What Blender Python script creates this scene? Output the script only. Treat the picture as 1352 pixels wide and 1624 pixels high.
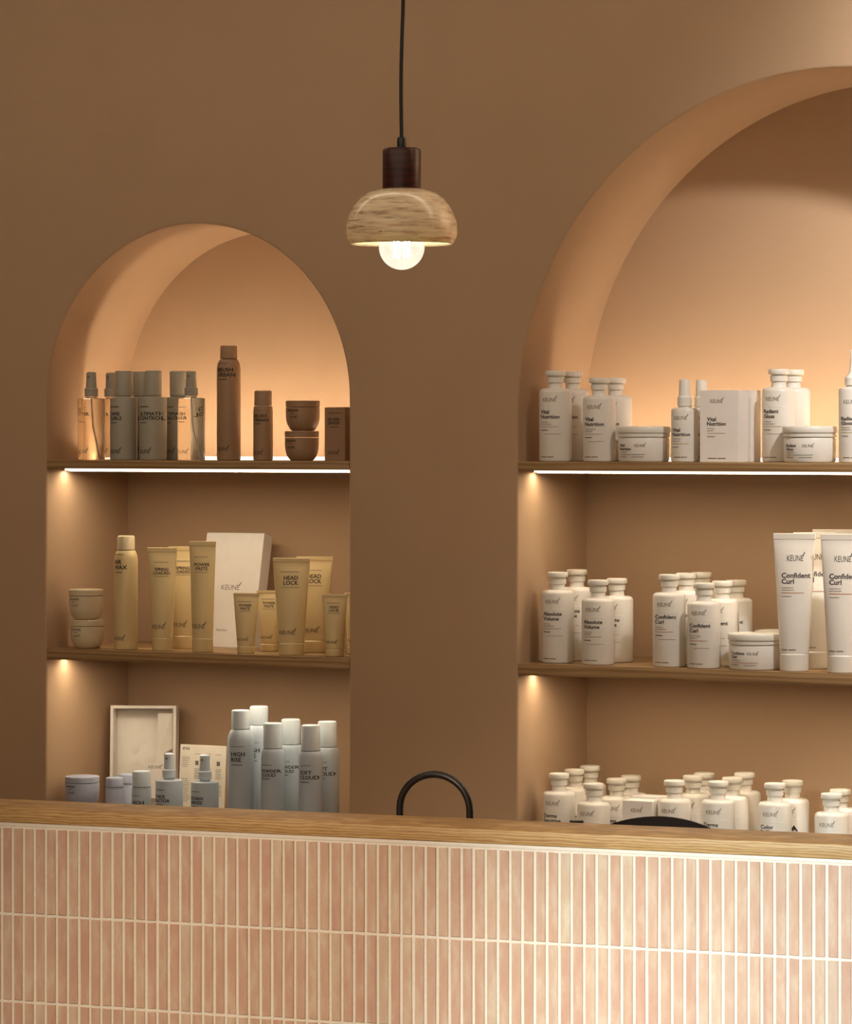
import bpy, bmesh, math, random
from math import sin, cos, pi, radians, sqrt
from mathutils import Vector, Matrix
random.seed(7)
for o in list(bpy.data.objects): bpy.data.objects.remove(o)
scene = bpy.context.scene
C = scene.collection

# ------------------------------------------------------------------ camera
TH, FPX, HOR, S0, EYE = 0.47767, 5725.92, 693.71, 805.0, 1.72
CF = (-sin(TH), cos(TH)); CR = (cos(TH), sin(TH))
CC = (-CF[0]*FPX/S0, -CF[1]*FPX/S0)
cd = bpy.data.cameras.new('camera'); cam = bpy.data.objects.new('camera', cd); C.objects.link(cam)
cd.sensor_fit = 'VERTICAL'; cd.sensor_height = 24; cd.lens = FPX/1624*24
cd.shift_y = -(812-HOR)/1624
cam.location = (CC[0], CC[1], EYE); cam.rotation_euler = (pi/2, 0, TH)
cd.clip_start = .1; cd.clip_end = 50
scene.camera = cam
def wx(u, y):
    """x on the vertical plane y for the photograph column u"""
    k = (u-676)/FPX; dx = CF[0]+CR[0]*k; dy = CF[1]+CR[1]*k
    return CC[0]+dx*(y-CC[1])/dy
def px(x, y):
    """pixels per metre at a point"""
    return FPX/((x-CC[0])*CF[0]+(y-CC[1])*CF[1])

# ------------------------------------------------------------------ world, lights, exposure
scene.view_settings.view_transform = 'Standard'; scene.view_settings.look = 'None'
scene.view_settings.exposure = 0; scene.view_settings.gamma = 1; scene.view_settings.use_curve_mapping = False
w = bpy.data.worlds.new('world'); scene.world = w; w.use_nodes = True
w.node_tree.nodes['Background'].inputs[0].default_value = (1, .87, .71, 1)
w.node_tree.nodes['Background'].inputs[1].default_value = .62
def light(name, kind, loc, aim, power, col, **kw):
    d = bpy.data.lights.new(name, kind); o = bpy.data.objects.new(name, d); C.objects.link(o)
    d.energy = power; d.color = col; o.location = loc
    o.rotation_euler = (Vector(aim)-Vector(loc)).to_track_quat('-Z', 'Y').to_euler()
    for k, v in kw.items(): setattr(d, k, v)
    return o
WARM = (1, .82, .60)
light('ceiling_panel_light', 'AREA', (.6, -3.0, 2.90), (.6, -3.0, 0), 22, WARM, shape='RECTANGLE', size=3.6, size_y=2.2)
light('ceiling_wall_washer', 'AREA', (.4, -.85, 2.92), (.4, -.30, 1.6), 10.5, (1, .84, .66), shape='RECTANGLE', size=4.6, size_y=.10)
light('counter_spotlight', 'SPOT', (1.75, -5.7, 2.30), (1.26, -1.0, .66), 1200, (.92, 1, .95), spot_size=radians(19.5), spot_blend=1.0, shadow_soft_size=.06)
light('counter_spotlight', 'SPOT', (.30, -5.4, 2.62), (.42, -1.1, .46), 500, (1, .77, .54), spot_size=radians(26), spot_blend=1.0, shadow_soft_size=.08)
light('wall_downlight', 'SPOT', (1.70, -.75, 2.88), (1.70, 0, 2.38), 215, (1, .97, .94), spot_size=radians(110), spot_blend=1.0, shadow_soft_size=.05)

# ------------------------------------------------------------------ materials
def nm(name):
    m = bpy.data.materials.new(name); m.use_nodes = True
    return m, m.node_tree.nodes, m.node_tree.links, m.node_tree.nodes['Principled BSDF']
def noise(n, l, scale, detail=3, vec=None, rough=.5):
    t = n.new('ShaderNodeTexNoise'); t.inputs['Scale'].default_value = scale; t.inputs['Detail'].default_value = detail
    t.inputs['Roughness'].default_value = rough
    if vec: l.new(vec, t.inputs['Vector'])
    return t
def ramp(n, l, src, stops):
    r = n.new('ShaderNodeValToRGB'); e = r.color_ramp.elements
    while len(e) < len(stops): e.new(.5)
    for el, (p, c) in zip(e, stops): el.position = p; el.color = (*c, 1)
    l.new(src, r.inputs[0]); return r
def coords(n, l, scale=(1, 1, 1), rot=(0, 0, 0), kind='Object'):
    tc = n.new('ShaderNodeTexCoord'); mp = n.new('ShaderNodeMapping')
    mp.inputs['Scale'].default_value = scale; mp.inputs['Rotation'].default_value = rot
    l.new(tc.outputs[kind], mp.inputs[0]); return mp.outputs[0]
def bump(n, l, src, b, strength, dist=.002):
    bp = n.new('ShaderNodeBump'); bp.inputs['Strength'].default_value = strength; bp.inputs['Distance'].default_value = dist
    l.new(src, bp.inputs['Height']); l.new(bp.outputs[0], b.inputs['Normal'])
def vary(c, k): return tuple(min(1, x*k) for x in c)
def plain(name, col, rough=.5, amount=.05, scale=60, metal=0, spec=None, bmp=0):
    m, n, l, b = nm(name)
    t = noise(n, l, scale, 3, coords(n, l))
    r = ramp(n, l, t.outputs[0], [(.3, vary(col, 1-amount)), (.7, vary(col, 1+amount))])
    l.new(r.outputs[0], b.inputs['Base Color']); b.inputs['Roughness'].default_value = rough; b.inputs['Metallic'].default_value = metal
    if spec is not None: b.inputs['Specular IOR Level'].default_value = spec
    if bmp: bump(n, l, t.outputs[0], b, bmp)
    return m
def emit(name, col, strength):
    m, n, l, b = nm(name)
    b.inputs['Base Color'].default_value = (*col, 1)
    b.inputs['Emission Color'].default_value = (*col, 1); b.inputs['Emission Strength'].default_value = strength
    return m
def wood(name, dark, mid, lightc, rough=.5, grain=(1.6, 14, 26)):
    m, n, l, b = nm(name)
    v = coords(n, l, grain)
    t = noise(n, l, 3.2, 6, v, .62)
    wv = n.new('ShaderNodeTexWave'); wv.wave_type = 'BANDS'; wv.bands_direction = 'Z'
    wv.inputs['Scale'].default_value = 1.1; wv.inputs['Distortion'].default_value = 7; wv.inputs['Detail'].default_value = 3
    wv.inputs['Detail Scale'].default_value = 1.3
    l.new(v, wv.inputs['Vector'])
    mx = n.new('ShaderNodeMix'); mx.data_type = 'FLOAT'; mx.inputs[0].default_value = .38
    l.new(t.outputs[0], mx.inputs[2]); l.new(wv.outputs[1], mx.inputs[3])
    r = ramp(n, l, mx.outputs[0], [(.22, dark), (.48, mid), (.78, lightc)])
    l.new(r.outputs[0], b.inputs['Base Color']); b.inputs['Roughness'].default_value = rough
    bump(n, l, mx.outputs[0], b, .12, .001)
    return m
M = {}
# clay plaster
m, n, l, b = nm('clay_plaster'); v = coords(n, l)
t1 = noise(n, l, 2.2, 5, v, .6); t2 = noise(n, l, 90, 4, v)
r = ramp(n, l, t1.outputs[0], [(.25, (.435, .290, .176)), (.75, (.480, .325, .202))])
l.new(r.outputs[0], b.inputs['Base Color']); b.inputs['Roughness'].default_value = .85; b.inputs['Specular IOR Level'].default_value = .25
bump(n, l, t2.outputs[0], b, .05, .001); M['wall'] = m
M['ceiling'] = plain('ceiling_paint', (.62, .52, .42), .9, .03, 3)
M['floor'] = plain('floor_screed', (.36, .29, .23), .6, .12, 3)
M['oak'] = wood('oak_board', (.22, .125, .048), (.335, .20, .085), (.41, .265, .125))
M['oak_light'] = wood('oak_ledge', (.31, .17, .06), (.45, .275, .105), (.58, .39, .18), .5, (8, 13, 62))
M['led'] = emit('led_diffuser', (1, .82, .59), 44)
M['led_soft'] = emit('led_diffuser_edge', (1, .90, .72), 1.6)
M['led_up'] = emit('led_uplight', (1, .81, .59), 44)
M['led_up_left'] = emit('led_uplight_left', (1, .81, .59), 66)
M['alu'] = plain('aluminium_profile', (.42, .38, .32), .45, .04, 80, 1)
# tiles
m, n, l, b = nm('terracotta_tile'); tc = n.new('ShaderNodeTexCoord'); oi = n.new('ShaderNodeObjectInfo')
add = n.new('ShaderNodeVectorMath'); add.operation = 'ADD'; sc = n.new('ShaderNodeVectorMath'); sc.operation = 'SCALE'
cx = n.new('ShaderNodeCombineXYZ')
for i in range(3): l.new(oi.outputs['Random'], cx.inputs[i])
l.new(cx.outputs[0], sc.inputs[0]); sc.inputs['Scale'].default_value = 37
mp = n.new('ShaderNodeMapping'); mp.inputs['Scale'].default_value = (1.5, 1.5, .5); l.new(tc.outputs['Object'], mp.inputs[0])
l.new(mp.outputs[0], add.inputs[0]); l.new(sc.outputs[0], add.inputs[1])
t = noise(n, l, 34, 5, add.outputs[0], .6)
r1 = ramp(n, l, oi.outputs['Random'], [(0, (.55, .34, .26)), (.3, (.60, .43, .33)), (.5, (.58, .36, .28)), (.75, (.64, .49, .37)), (.88, (.55, .35, .27)), (1, (.64, .56, .44))])
r2 = ramp(n, l, t.outputs[0], [(.37, (.70, .62, .50)), (.46, (.62, .47, .36)), (.55, (.57, .36, .275)), (.66, (.50, .30, .23))])
mx = n.new('ShaderNodeMix'); mx.data_type = 'RGBA'; mx.inputs[0].default_value = .42
l.new(r1.outputs[0], mx.inputs[6]); l.new(r2.outputs[0], mx.inputs[7]); l.new(mx.outputs[2], b.inputs['Base Color'])
b.inputs['Roughness'].default_value = .33; bump(n, l, t.outputs[0], b, .25, .0015); M['tile'] = m
M['grout'] = plain('cream_grout', (.80, .77, .69), .9, .05, 120, bmp=.1)
M['trim_white'] = plain('white_edge_trim', (.84, .80, .73), .5, .03, 60)
# products
M['white'] = plain('white_plastic', (.74, .70, .63), .38, .02, 20)
M['whitecap'] = plain('white_cap_plastic', (.76, .73, .65), .34, .02, 20)
M['white_card'] = plain('white_carton', (.84, .79, .73), .6, .02, 40)
M['cream_card'] = plain('cream_carton', (.87, .80, .68), .65, .03, 40)
M['grey'] = plain('greige_plastic', (.36, .335, .265), .42, .03, 20)
M['brown'] = plain('brown_lacquer', (.33, .20, .11), .42, .04, 20)
M['brown_card'] = plain('brown_carton', (.30, .17, .09), .6, .04, 40)
M['cream'] = plain('cream_yellow_plastic', (.66, .51, .26), .36, .03, 20)
M['creamcap'] = plain('cream_cap', (.66, .55, .36), .36, .03, 20)
M['blue'] = plain('pale_blue_lacquer', (.50, .58, .66), .36, .03, 20)
M['bluecap'] = plain('pale_blue_cap', (.60, .68, .74), .34, .03, 20)
M['bluejar'] = plain('lavender_blue_plastic', (.46, .51, .64), .4, .03, 20)
M['ink'] = plain('dark_ink', (.035, .026, .022), .55, .1, 50)
M['ink_grey'] = plain('grey_ink', (.20, .165, .13), .6, .1, 50)
M['ink_orange'] = plain('coral_ink', (.48, .20, .11), .6, .1, 50)
M['ink_green'] = plain('green_ink', (.20, .28, .17), .6, .1, 50)
M['ink_gold'] = plain('ochre_ink', (.42, .30, .12), .6, .1, 50)
M['ink_white'] = plain('raised_white_line', (.86, .82, .75), .4, .02, 50)
M['black'] = plain('black_satin', (.012, .010, .010), .3, .2, 40)
M['black_rubber'] = plain('black_cable', (.018, .015, .013), .5, .2, 40)
M['black_leather'] = plain('black_leather', (.010, .006, .005), .65, .2, 200, spec=.15, bmp=.2)
M['maroon'] = wood('dark_red_wood', (.030, .006, .005), (.050, .010, .008), (.075, .017, .012), .35)
M['chrome'] = plain('brushed_steel', (.6, .57, .52), .3, .03, 60, 1)
m, n, l, b = nm('travertine'); v = coords(n, l, (6, 6, 58))
t = noise(n, l, 3.2, 6, v, .66); t3 = noise(n, l, 9, 3, coords(n, l, (8, 8, 30)))
r = ramp(n, l, t.outputs[0], [(.34, (.46, .33, .19)), (.46, (.80, .66, .45)), (.60, (.92, .82, .62))])
r3 = ramp(n, l, t3.outputs[0], [(.255, (.10, .06, .035)), (.29, (1, 1, 1))])
mx = n.new('ShaderNodeMix'); mx.data_type = 'RGBA'; mx.blend_type = 'MULTIPLY'; mx.inputs[0].default_value = .8
l.new(r.outputs[0], mx.inputs[6]); l.new(r3.outputs[0], mx.inputs[7])
l.new(mx.outputs[2], b.inputs['Base Color']); b.inputs['Roughness'].default_value = .2; bump(n, l, t.outputs[0], b, .2, .001); M['travertine'] = m
b.inputs['Subsurface Weight'].default_value = .16; b.inputs['Subsurface Scale'].default_value = .012; b.inputs['Subsurface Radius'].default_value = (1, .8, .55)
def clear(name, col):
    m, n, l, b = nm(name)
    b.inputs['Base Color'].default_value = (*col, 1); b.inputs['Transmission Weight'].default_value = 1
    b.inputs['IOR'].default_value = 1.40; b.inputs['Roughness'].default_value = .03
    return m
M['clear'] = clear('clear_liquid_bottle', (.90, .86, .78))
M['clear2'] = clear('amber_liquid_bottle', (.80, .72, .60))
# bulb glass: thin clear glass that scatters some of its own light
m, n, l, b = nm('bulb_glass'); out = n['Material Output']
tr = n.new('ShaderNodeBsdfTransparent'); gl = n.new('ShaderNodeBsdfGlossy'); gl.inputs['Roughness'].default_value = .05
em = n.new('ShaderNodeEmission'); em.inputs[0].default_value = (1, .90, .70, 1); em.inputs[1].default_value = 1.3
m1 = n.new('ShaderNodeMixShader'); m1.inputs[0].default_value = .08
l.new(tr.outputs[0], m1.inputs[1]); l.new(gl.outputs[0], m1.inputs[2])
tn = noise(n, l, 70, 3, coords(n, l)); rr = ramp(n, l, tn.outputs[0], [(.3, (.45,)*3), (.7, (.70,)*3)])
m2 = n.new('ShaderNodeMixShader'); l.new(rr.outputs[0], m2.inputs[0])
l.new(m1.outputs[0], m2.inputs[1]); l.new(em.outputs[0], m2.inputs[2]); l.new(m2.outputs[0], out.inputs[0]); M['bulb'] = m
M['filament'] = emit('lamp_filament', (1, .86, .62), 190)
# tissue
m, n, l, b = nm('tissue_paper')
t = noise(n, l, 16, 5, coords(n, l)); r = ramp(n, l, t.outputs[0], [(.3, (.82, .77, .69)), (.7, (.90, .86, .79))])
l.new(r.outputs[0], b.inputs['Base Color']); b.inputs['Roughness'].default_value = .8; M['tissue'] = m

# ------------------------------------------------------------------ helpers
def obj(name, data, parent=None, loc=(0, 0, 0), rot=(0, 0, 0)):
    o = bpy.data.objects.new(name, data); C.objects.link(o)
    o.location = loc; o.rotation_euler = rot
    if parent: o.parent = parent
    return o
def tag(o, label, cat, group=None):
    o['label'] = label; o['category'] = cat
    if group: o['group'] = group
    return o
def thing(name, label, cat, loc, rz=0, group=None):
    return tag(obj(name, None, None, loc, (0, 0, rz)), label, cat, group)
def mk(name, verts, faces, mats, idx=None, smooth=None):
    me = bpy.data.meshes.new(name); me.from_pydata([tuple(v) for v in verts], [], faces)
    for m in (mats if isinstance(mats, (list, tuple)) else [mats]): me.materials.append(M[m] if isinstance(m, str) else m)
    if idx: me.polygons.foreach_set('material_index', idx)
    if smooth is not None:
        me.polygons.foreach_set('use_smooth', [True]*len(me.polygons)); me.set_sharp_from_angle(angle=radians(smooth))
    me.update(); return me
def lathe(name, prof, mat, seg=32, caps=True, smooth=32):
    v = []; f = []
    for r, z in prof:
        for i in range(seg): a = 2*pi*i/seg; v.append((r*cos(a), r*sin(a), z))
    for j in range(len(prof)-1):
        for i in range(seg):
            k = (i+1) % seg; f.append((j*seg+i, j*seg+k, (j+1)*seg+k, (j+1)*seg+i))
    if caps:
        f.append(tuple(range(seg-1, -1, -1))); f.append(tuple((len(prof)-1)*seg+i for i in range(seg)))
    return mk(name, v, f, mat, smooth=smooth)
def rounded_box(name, sx, sy, sz, mat, bev=.001, seg=2, center=(0, 0, 0)):
    bm = bmesh.new(); bmesh.ops.create_cube(bm, size=1)
    for v in bm.verts: v.co = Vector((v.co.x*sx+center[0], v.co.y*sy+center[1], v.co.z*sz+center[2]))
    if bev: bmesh.ops.bevel(bm, geom=bm.edges[:], offset=bev, segments=seg, profile=.5, affect='EDGES')
    me = bpy.data.meshes.new(name); bm.to_mesh(me); bm.free(); me.materials.append(M[mat])
    me.polygons.foreach_set('use_smooth', [True]*len(me.polygons)); me.set_sharp_from_angle(angle=radians(35)); return me
def tube(name, pts, rad, mat, seg=12):
    v = []; f = []; P = [Vector(p) for p in pts]
    up = None
    for i, p in enumerate(P):
        t = (P[min(i+1, len(P)-1)]-P[max(i-1, 0)]).normalized()
        if up is None: up = t.orthogonal().normalized()
        up = (up-t*up.dot(t)).normalized(); s = t.cross(up)
        r = rad[i] if isinstance(rad, (list, tuple)) else rad
        for k in range(seg): a = 2*pi*k/seg; v.append(p+(up*cos(a)+s*sin(a))*r)
    for j in range(len(P)-1):
        for i in range(seg): k = (i+1) % seg; f.append((j*seg+i, j*seg+k, (j+1)*seg+k, (j+1)*seg+i))
    f.append(tuple(range(seg-1, -1, -1))); f.append(tuple((len(P)-1)*seg+i for i in range(seg)))
    return mk(name, v, f, mat, smooth=40)
CACHE = {}
def cached(key, fn):
    if key not in CACHE: CACHE[key] = fn()
    return CACHE[key]
INKS = ['ink', 'ink_grey', 'ink_orange', 'ink_green', 'ink_gold', 'ink_white']
TXT = {}
def text_geo(s):
    """flat outline of a word, cap height 1, starting at x = 0"""
    if s not in TXT:
        cu = bpy.data.curves.new('t', 'FONT'); cu.body = s; cu.size = 1; cu.resolution_u = 2
        o = bpy.data.objects.new('t', cu); C.objects.link(o)
        bpy.context.view_layer.update(); me = o.to_mesh()
        v = [(p.co.x, p.co.y) for p in me.vertices]; f = [tuple(p.vertices) for p in me.polygons]
        o.to_mesh_clear(); bpy.data.objects.remove(o); bpy.data.curves.remove(cu)
        x0 = min(p[0] for p in v); v = [((p[0]-x0)/.7, p[1]/.7) for p in v]
        TXT[s] = (v, f)
    return TXT[s]
def bold_offsets(k): return ((0, 0), (k, 0), (0, k*.6), (k, k*.6))
def print_mesh(name, items, surf, mats):
    """items: ('t', word, x, z, cap height, width or None, material, bold) or ('r', x0, x1, z0, z1, material); draped on surf(x, z)"""
    V = []; Fc = []; I = []; lift = .0004
    for it in items:
        if it[0] == 't':
            _, s, x, z, h, wd, mi, bold = it
            v, f = text_geo(s); ww = max(p[0] for p in v)*h; kx = (wd/ww if wd else 1)
            for dx, dz in (bold_offsets(h*.07) if bold else ((0, 0),)):
                b0 = len(V); lift += 2e-6
                for p in v:
                    X = x+p[0]*h*kx+dx; Z = z+p[1]*h+dz; V.append((X, surf(X, Z)-lift, Z))
                for q in f: Fc.append(tuple(b0+i for i in q)); I.append(mi)
        else:
            _, x0, x1, z0, z1, mi = it; nseg = 6; b0 = len(V)
            for i in range(nseg+1):
                X = x0+(x1-x0)*i/nseg; V += [(X, surf(X, z0)-lift, z0), (X, surf(X, z1)-lift, z1)]
            for i in range(nseg): Fc.append((b0+2*i, b0+2*i+2, b0+2*i+3, b0+2*i+1)); I.append(mi)
    return mk(name, V, Fc, mats, I)
def cyl(R): return lambda x, z: -sqrt(max(R*R-x*x, 1e-8))
def flat(y): return lambda x, z: y
def logo(x, z, h, wd, mi=0): return [('t', 'KEUNE', x, z, h, wd*.92, mi, False), ('t', '/', x+wd*.87, z+h*.75, h*.75, wd*.13, mi, True)]
def fine(x0, wd, z, rows, mi, dz=.0042, t=.0008):
    rnd = random.Random(int(z*1e5)+rows); return [('r', x0, x0+wd*rnd.uniform(.6, 1), z-i*dz, z-i*dz+t, mi) for i in range(rows)]

def prints(key, fn, parent):
    """the print on a pack, one part per separate block of print"""
    if key not in CACHE:
        items, surf = fn(); zz = lambda it: it[3]
        items = sorted(items, key=zz); blocks = [[items[0]]]
        for it in items[1:]:
            if zz(it)-max(zz(i)+(i[4] if i[0] == 't' else .001) for i in blocks[-1]) > .016: blocks.append([])
            blocks[-1].append(it)
        CACHE[key] = [print_mesh('label_print', b, surf, INKS) for b in blocks]
    for me in CACHE[key]: obj('label_print', me, parent)

# ------------------------------------------------------------------ the room
D = .319
N1 = dict(xl=-.8907, xr=-.1729, zc=EYE+.0763, zb=.862)
N2 = dict(xl=.2012, xr=1.5030, zc=EYE+.0374, zb=.862)
def arch_loop(nc, o, y, seg=56):
    xl, xr = nc['xl']-o, nc['xr']+o; c = (xl+xr)/2; r = (xr-xl)/2
    pts = [(xl, y, nc['zb']-o), (xr, y, nc['zb']-o)]
    for i in range(seg+1): a = pi*i/seg; pts.append((c+r*cos(a), y, nc['zc']+r*sin(a)))
    return pts
X0, X1, Y0, ZC = -2.3, 4.6, -8.2, 2.95
bm = bmesh.new()
def ring(pts):
    vs = [bm.verts.new(p) for p in pts]; return vs, [bm.edges.new((vs[i], vs[(i+1) % len(vs)])) for i in range(len(vs))]
_, eo = ring([(X0, 0, 0), (X1, 0, 0), (X1, 0, ZC), (X0, 0, ZC)])
edges = list(eo); loops = []
for nc in (N1, N2):
    vs, es = ring(arch_loop(nc, .005, 0)); edges += es; loops.append((nc, vs))
bmesh.ops.triangle_fill(bm, edges=edges, use_beauty=True, normal=(0, -1, 0))
for nc, vs in loops:
    prev = vs
    for a in (22.5, 45, 67.5, 90):
        o = .005*(1-sin(radians(a))); y = .005*(1-cos(radians(a)))
        cur = [bm.verts.new(p) for p in arch_loop(nc, o, y)]
        for i in range(len(cur)): k = (i+1) % len(cur); bm.faces.new((prev[i], prev[k], cur[k], cur[i])).smooth = True
        prev = cur
    cur = [bm.verts.new(p) for p in arch_loop(nc, 0, D)]
    for i in range(len(cur)): k = (i+1) % len(cur); bm.faces.new((prev[i], prev[k], cur[k], cur[i])).smooth = True
    bm.faces.new(cur)
bmesh.ops.recalc_face_normals(bm, faces=bm.faces[:])
me = bpy.data.meshes.new('wall_back'); bm.to_mesh(me); bm.free(); me.materials.append(M['wall']); me.set_sharp_from_angle(angle=radians(40))
wall = obj('wall_back', me); wall['kind'] = 'structure'; wall['label'] = 'tan plaster wall with two arched shelf niches'
def struct(name, sx, sy, sz, c, mat):
    o = obj(name, rounded_box(name, sx, sy, sz, mat, 0, 1), None, c); o['kind'] = 'structure'; return o
struct('floor', X1-X0+.2, -Y0+.4, .06, ((X0+X1)/2, Y0/2, -.03), 'floor')
struct('ceiling', X1-X0+.2, -Y0+.4, .06, ((X0+X1)/2, Y0/2, ZC+.03), 'ceiling')
struct('wall_left', .1, -Y0, ZC, (X0-.05, Y0/2, ZC/2), 'wall')
struct('wall_right', .1, -Y0, ZC, (X1+.05, Y0/2, ZC/2), 'wall')

# ------------------------------------------------------------------ shelves with their light strips
ZA, ZB, ZCC = EYE-.047, EYE-.4396, EYE-.832
def shelf(nc, ztop, th, where, led, up=None, upm='led_up'):
    xa, xb = nc['xl'], nc['xr']; ln = xb-xa; xm = (xa+xb)/2
    t = thing('oak_shelf', where, 'shelf', (xm, 0, ztop-th), 0, 'oak shelves in the niches')
    obj('board', rounded_box('board', ln, D-.002, th, 'oak', .0012, 2, (0, D/2, th/2)), t)
    if led:
        lz = led; L2 = ln-.012
        y0, y1 = .060, .074
        v = [(-L2/2, y0, 0), (L2/2, y0, 0), (L2/2, y1, 0), (-L2/2, y1, 0), (-L2/2, y0, -lz), (L2/2, y0, -lz), (L2/2, y1, -lz), (-L2/2, y1, -lz)]
        f = [(0, 1, 2, 3), (4, 7, 6, 5), (0, 4, 5, 1), (2, 6, 7, 3), (0, 3, 7, 4), (1, 5, 6, 2)]
        obj('light_strip', mk('light_strip', v, f, ['led', 'led_soft', 'alu'], [2, 0, 1, 2, 2, 2]), t)['label'] = 'glowing warm strip under the shelf'
        obj('added_shade_lip', rounded_box('added_shade_lip', L2, .0016, lz+.0014, 'alu', 0, 1, (0, y1+.0010, -(lz+.0014)/2)), t)  # rear lip added to block strip light from the back wall's upper band
    if up:
        L2 = ln-.006; y0, y1, h = up, up+.012, .0075; z = th
        v = [(-L2/2, y0, z), (L2/2, y0, z), (L2/2, y1, z), (-L2/2, y1, z), (-L2/2, y0, z+h), (L2/2, y0, z+h), (L2/2, y1, z+h*.45), (-L2/2, y1, z+h*.45)]
        f = [(0, 3, 2, 1), (4, 5, 6, 7), (0, 1, 5, 4), (2, 3, 7, 6), (0, 4, 7, 3), (1, 2, 6, 5)]
        obj('light_strip', mk('light_strip', v, f, [upm, 'led_soft', 'alu'], [2, 0, 1, 0, 2, 2]), t)['label'] = 'glowing strip standing along the shelf behind the products'
    return t
shelf(N1, ZA, .0175, 'top oak shelf of the narrow left niche, lit strip along its underside', .0052, .146, 'led_up_left')
shelf(N1, ZB, .0225, 'middle oak shelf of the narrow left niche, under the cream products', .002)
shelf(N1, ZCC, .024, 'bottom oak shelf of the narrow left niche, under the pale blue cans', None)
shelf(N2, ZA, .0175, 'top oak shelf of the wide right niche, lit strip along its underside', .0043, .1815)
shelf(N2, ZB, .0225, 'middle oak shelf of the wide right niche, under the white tubes', .002)
shelf(N2, ZCC, .024, 'bottom oak shelf of the wide right niche, half hidden by the counter', None)

# ------------------------------------------------------------------ reception counter
PHI = .09757; Q = (.5721, -1.1052); PIT = .02102; S_0 = -.7778; RH = .1485; ZT = EYE-.6552
ct = thing('reception_counter', 'reception counter faced with slim vertical pink terracotta tiles', 'counter', (Q[0], Q[1], 0), PHI)
CL, CRT = -1.72, 1.75
obj('panel', rounded_box('panel', CRT-CL, .12, ZT, 'grout', .001, 1, ((CL+CRT)/2, -.0016+.06, ZT/2)), ct)['label'] = 'cream grout bed'
obj('edge_trim', rounded_box('edge_trim', CRT-CL, .010, .0065, 'trim_white', .0012, 2, ((CL+CRT)/2, .002, ZT-.0033)), ct)['label'] = 'thin white metal trim over the tiles'
def tile_mesh(i, full=True):
    rnd = random.Random(i); wv, hv, d = .0162, .1438, .0075
    bm = bmesh.new(); bmesh.ops.create_cube(bm, size=1)
    for v in bm.verts:
        v.co = Vector((v.co.x*wv+rnd.uniform(-.0004, .0004), v.co.y*d+rnd.uniform(-.0004, .0004), v.co.z*hv+rnd.uniform(-.0006, .0006)))
    es = [e for e in bm.edges if all(v.co.y < 0 for v in e.verts)]
    bmesh.ops.bevel(bm, geom=es, offset=.0011, segments=1, affect='EDGES')
    me = bpy.data.meshes.new('tile'); bm.to_mesh(me); bm.free(); me.materials.append(M['tile']); return me
TV = [tile_mesh(i) for i in range(7)]
zr0 = ZT-.0065-.0035
rest = []
ca, cb = -4, 75
cmin, cmax = int((CL-S_0)/PIT)+1, int((CRT-S_0)/PIT)-1
for row in range(7):
    zc = zr0-row*RH-.0719
    if zc < .08: break
    for c in range(cmin, cmax):
        s = S_0+(c+.5)*PIT
        if row < 3 and ca <= c < cb:
            obj('tile', random.choice(TV), ct, (s, random.uniform(-.0004, .0004), zc), (0, 0, 0))
        else: rest.append((s, zc))
bm = bmesh.new()
for s, zc in rest:
    me0 = random.choice(TV); off = len(bm.verts); bm.from_mesh(me0); bm.verts.ensure_lookup_table()
    for v in bm.verts[off:]: v.co += Vector((s, 0, zc))
me = bpy.data.meshes.new('tile_field'); bm.to_mesh(me); bm.free(); me.materials.append(M['tile'])
o = obj('tile_field', me, ct); o['kind'] = 'stuff'
# lower desk on the staff side of the counter
dk = thing('work_desk', 'oak work desk behind the tiled counter, under the black gooseneck tap', 'desk', (Q[0]-sin(PHI)*.125, Q[1]+cos(PHI)*.125, 0), PHI)
obj('desk_top', rounded_box('desk_top', 2.2, .42, .03, 'oak', .002, 2, (.1, .21, .735)), dk)
for x in (-.94, 1.14): obj('desk_side', rounded_box('desk_side', .03, .40, .72, 'oak', .002, 1, (x, .20, .36)), dk)
lt = obj('counter_ledge', rounded_box('counter_ledge', CRT-CL+.01, .150, .0228, 'oak_light', .0012, 2, ((CL+CRT)/2, .075, .0114)), None, (Q[0]+sin(PHI)*.006, Q[1]-cos(PHI)*.006, ZT), (0, 0, PHI))
tag(lt, 'oak ledge board capping the tiled counter', 'ledge')

# ------------------------------------------------------------------ pendant lamp
LZ = 5.95; lu = 637.5; ls = FPX/LZ
lx = CC[0]+CF[0]*LZ+CR[0]*LZ*(lu-676)/FPX; ly = CC[1]+CF[1]*LZ+CR[1]*LZ*(lu-676)/FPX
vz = lambda v: EYE-(v-HOR)/ls
zb = vz(428)
pl = thing('pendant_lamp', 'pendant lamp with striped travertine dome shade hanging on a black cord over the counter', 'lamp', (lx, ly, zb))
q = lambda v: vz(v)-zb
P = [(32, 300), (53, 305.5), (66, 315), (76, 327), (83, 340), (87, 351), (88.6, 361), (88.4, 371), (86, 379.5), (82.5, 385.5), (80, 387.5)]
outer = [(r/ls, q(v)) for r, v in P]
inner = [(max(r-6, 8)/ls, q(v+(5 if v < 380 else 0))) for r, v in reversed(P)]
obj('shade', lathe('shade', [(8/ls, q(300))]+outer+inner[1:]+[(8/ls, q(305))], 'travertine', 64, caps=False), pl)['label'] = 'glossy travertine dome'
obj('lamp_holder', lathe('lamp_holder', [(0.002, q(300)), (30/ls, q(300)), (30.5/ls, q(298)), (30.5/ls, q(240)), (29/ls, q(236.5)), (26/ls, q(235)), (.002, q(235))], 'maroon', 40, caps=False), pl)['label'] = 'dark red turned wood holder'
obj('cord_grip', lathe('cord_grip', [(7.5/ls, q(235.5)), (7.5/ls, q(221)), (6.5/ls, q(218)), (4/ls, q(217))], 'black', 24), pl)
cp = []
ztop = ZC-zb-.012
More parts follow.
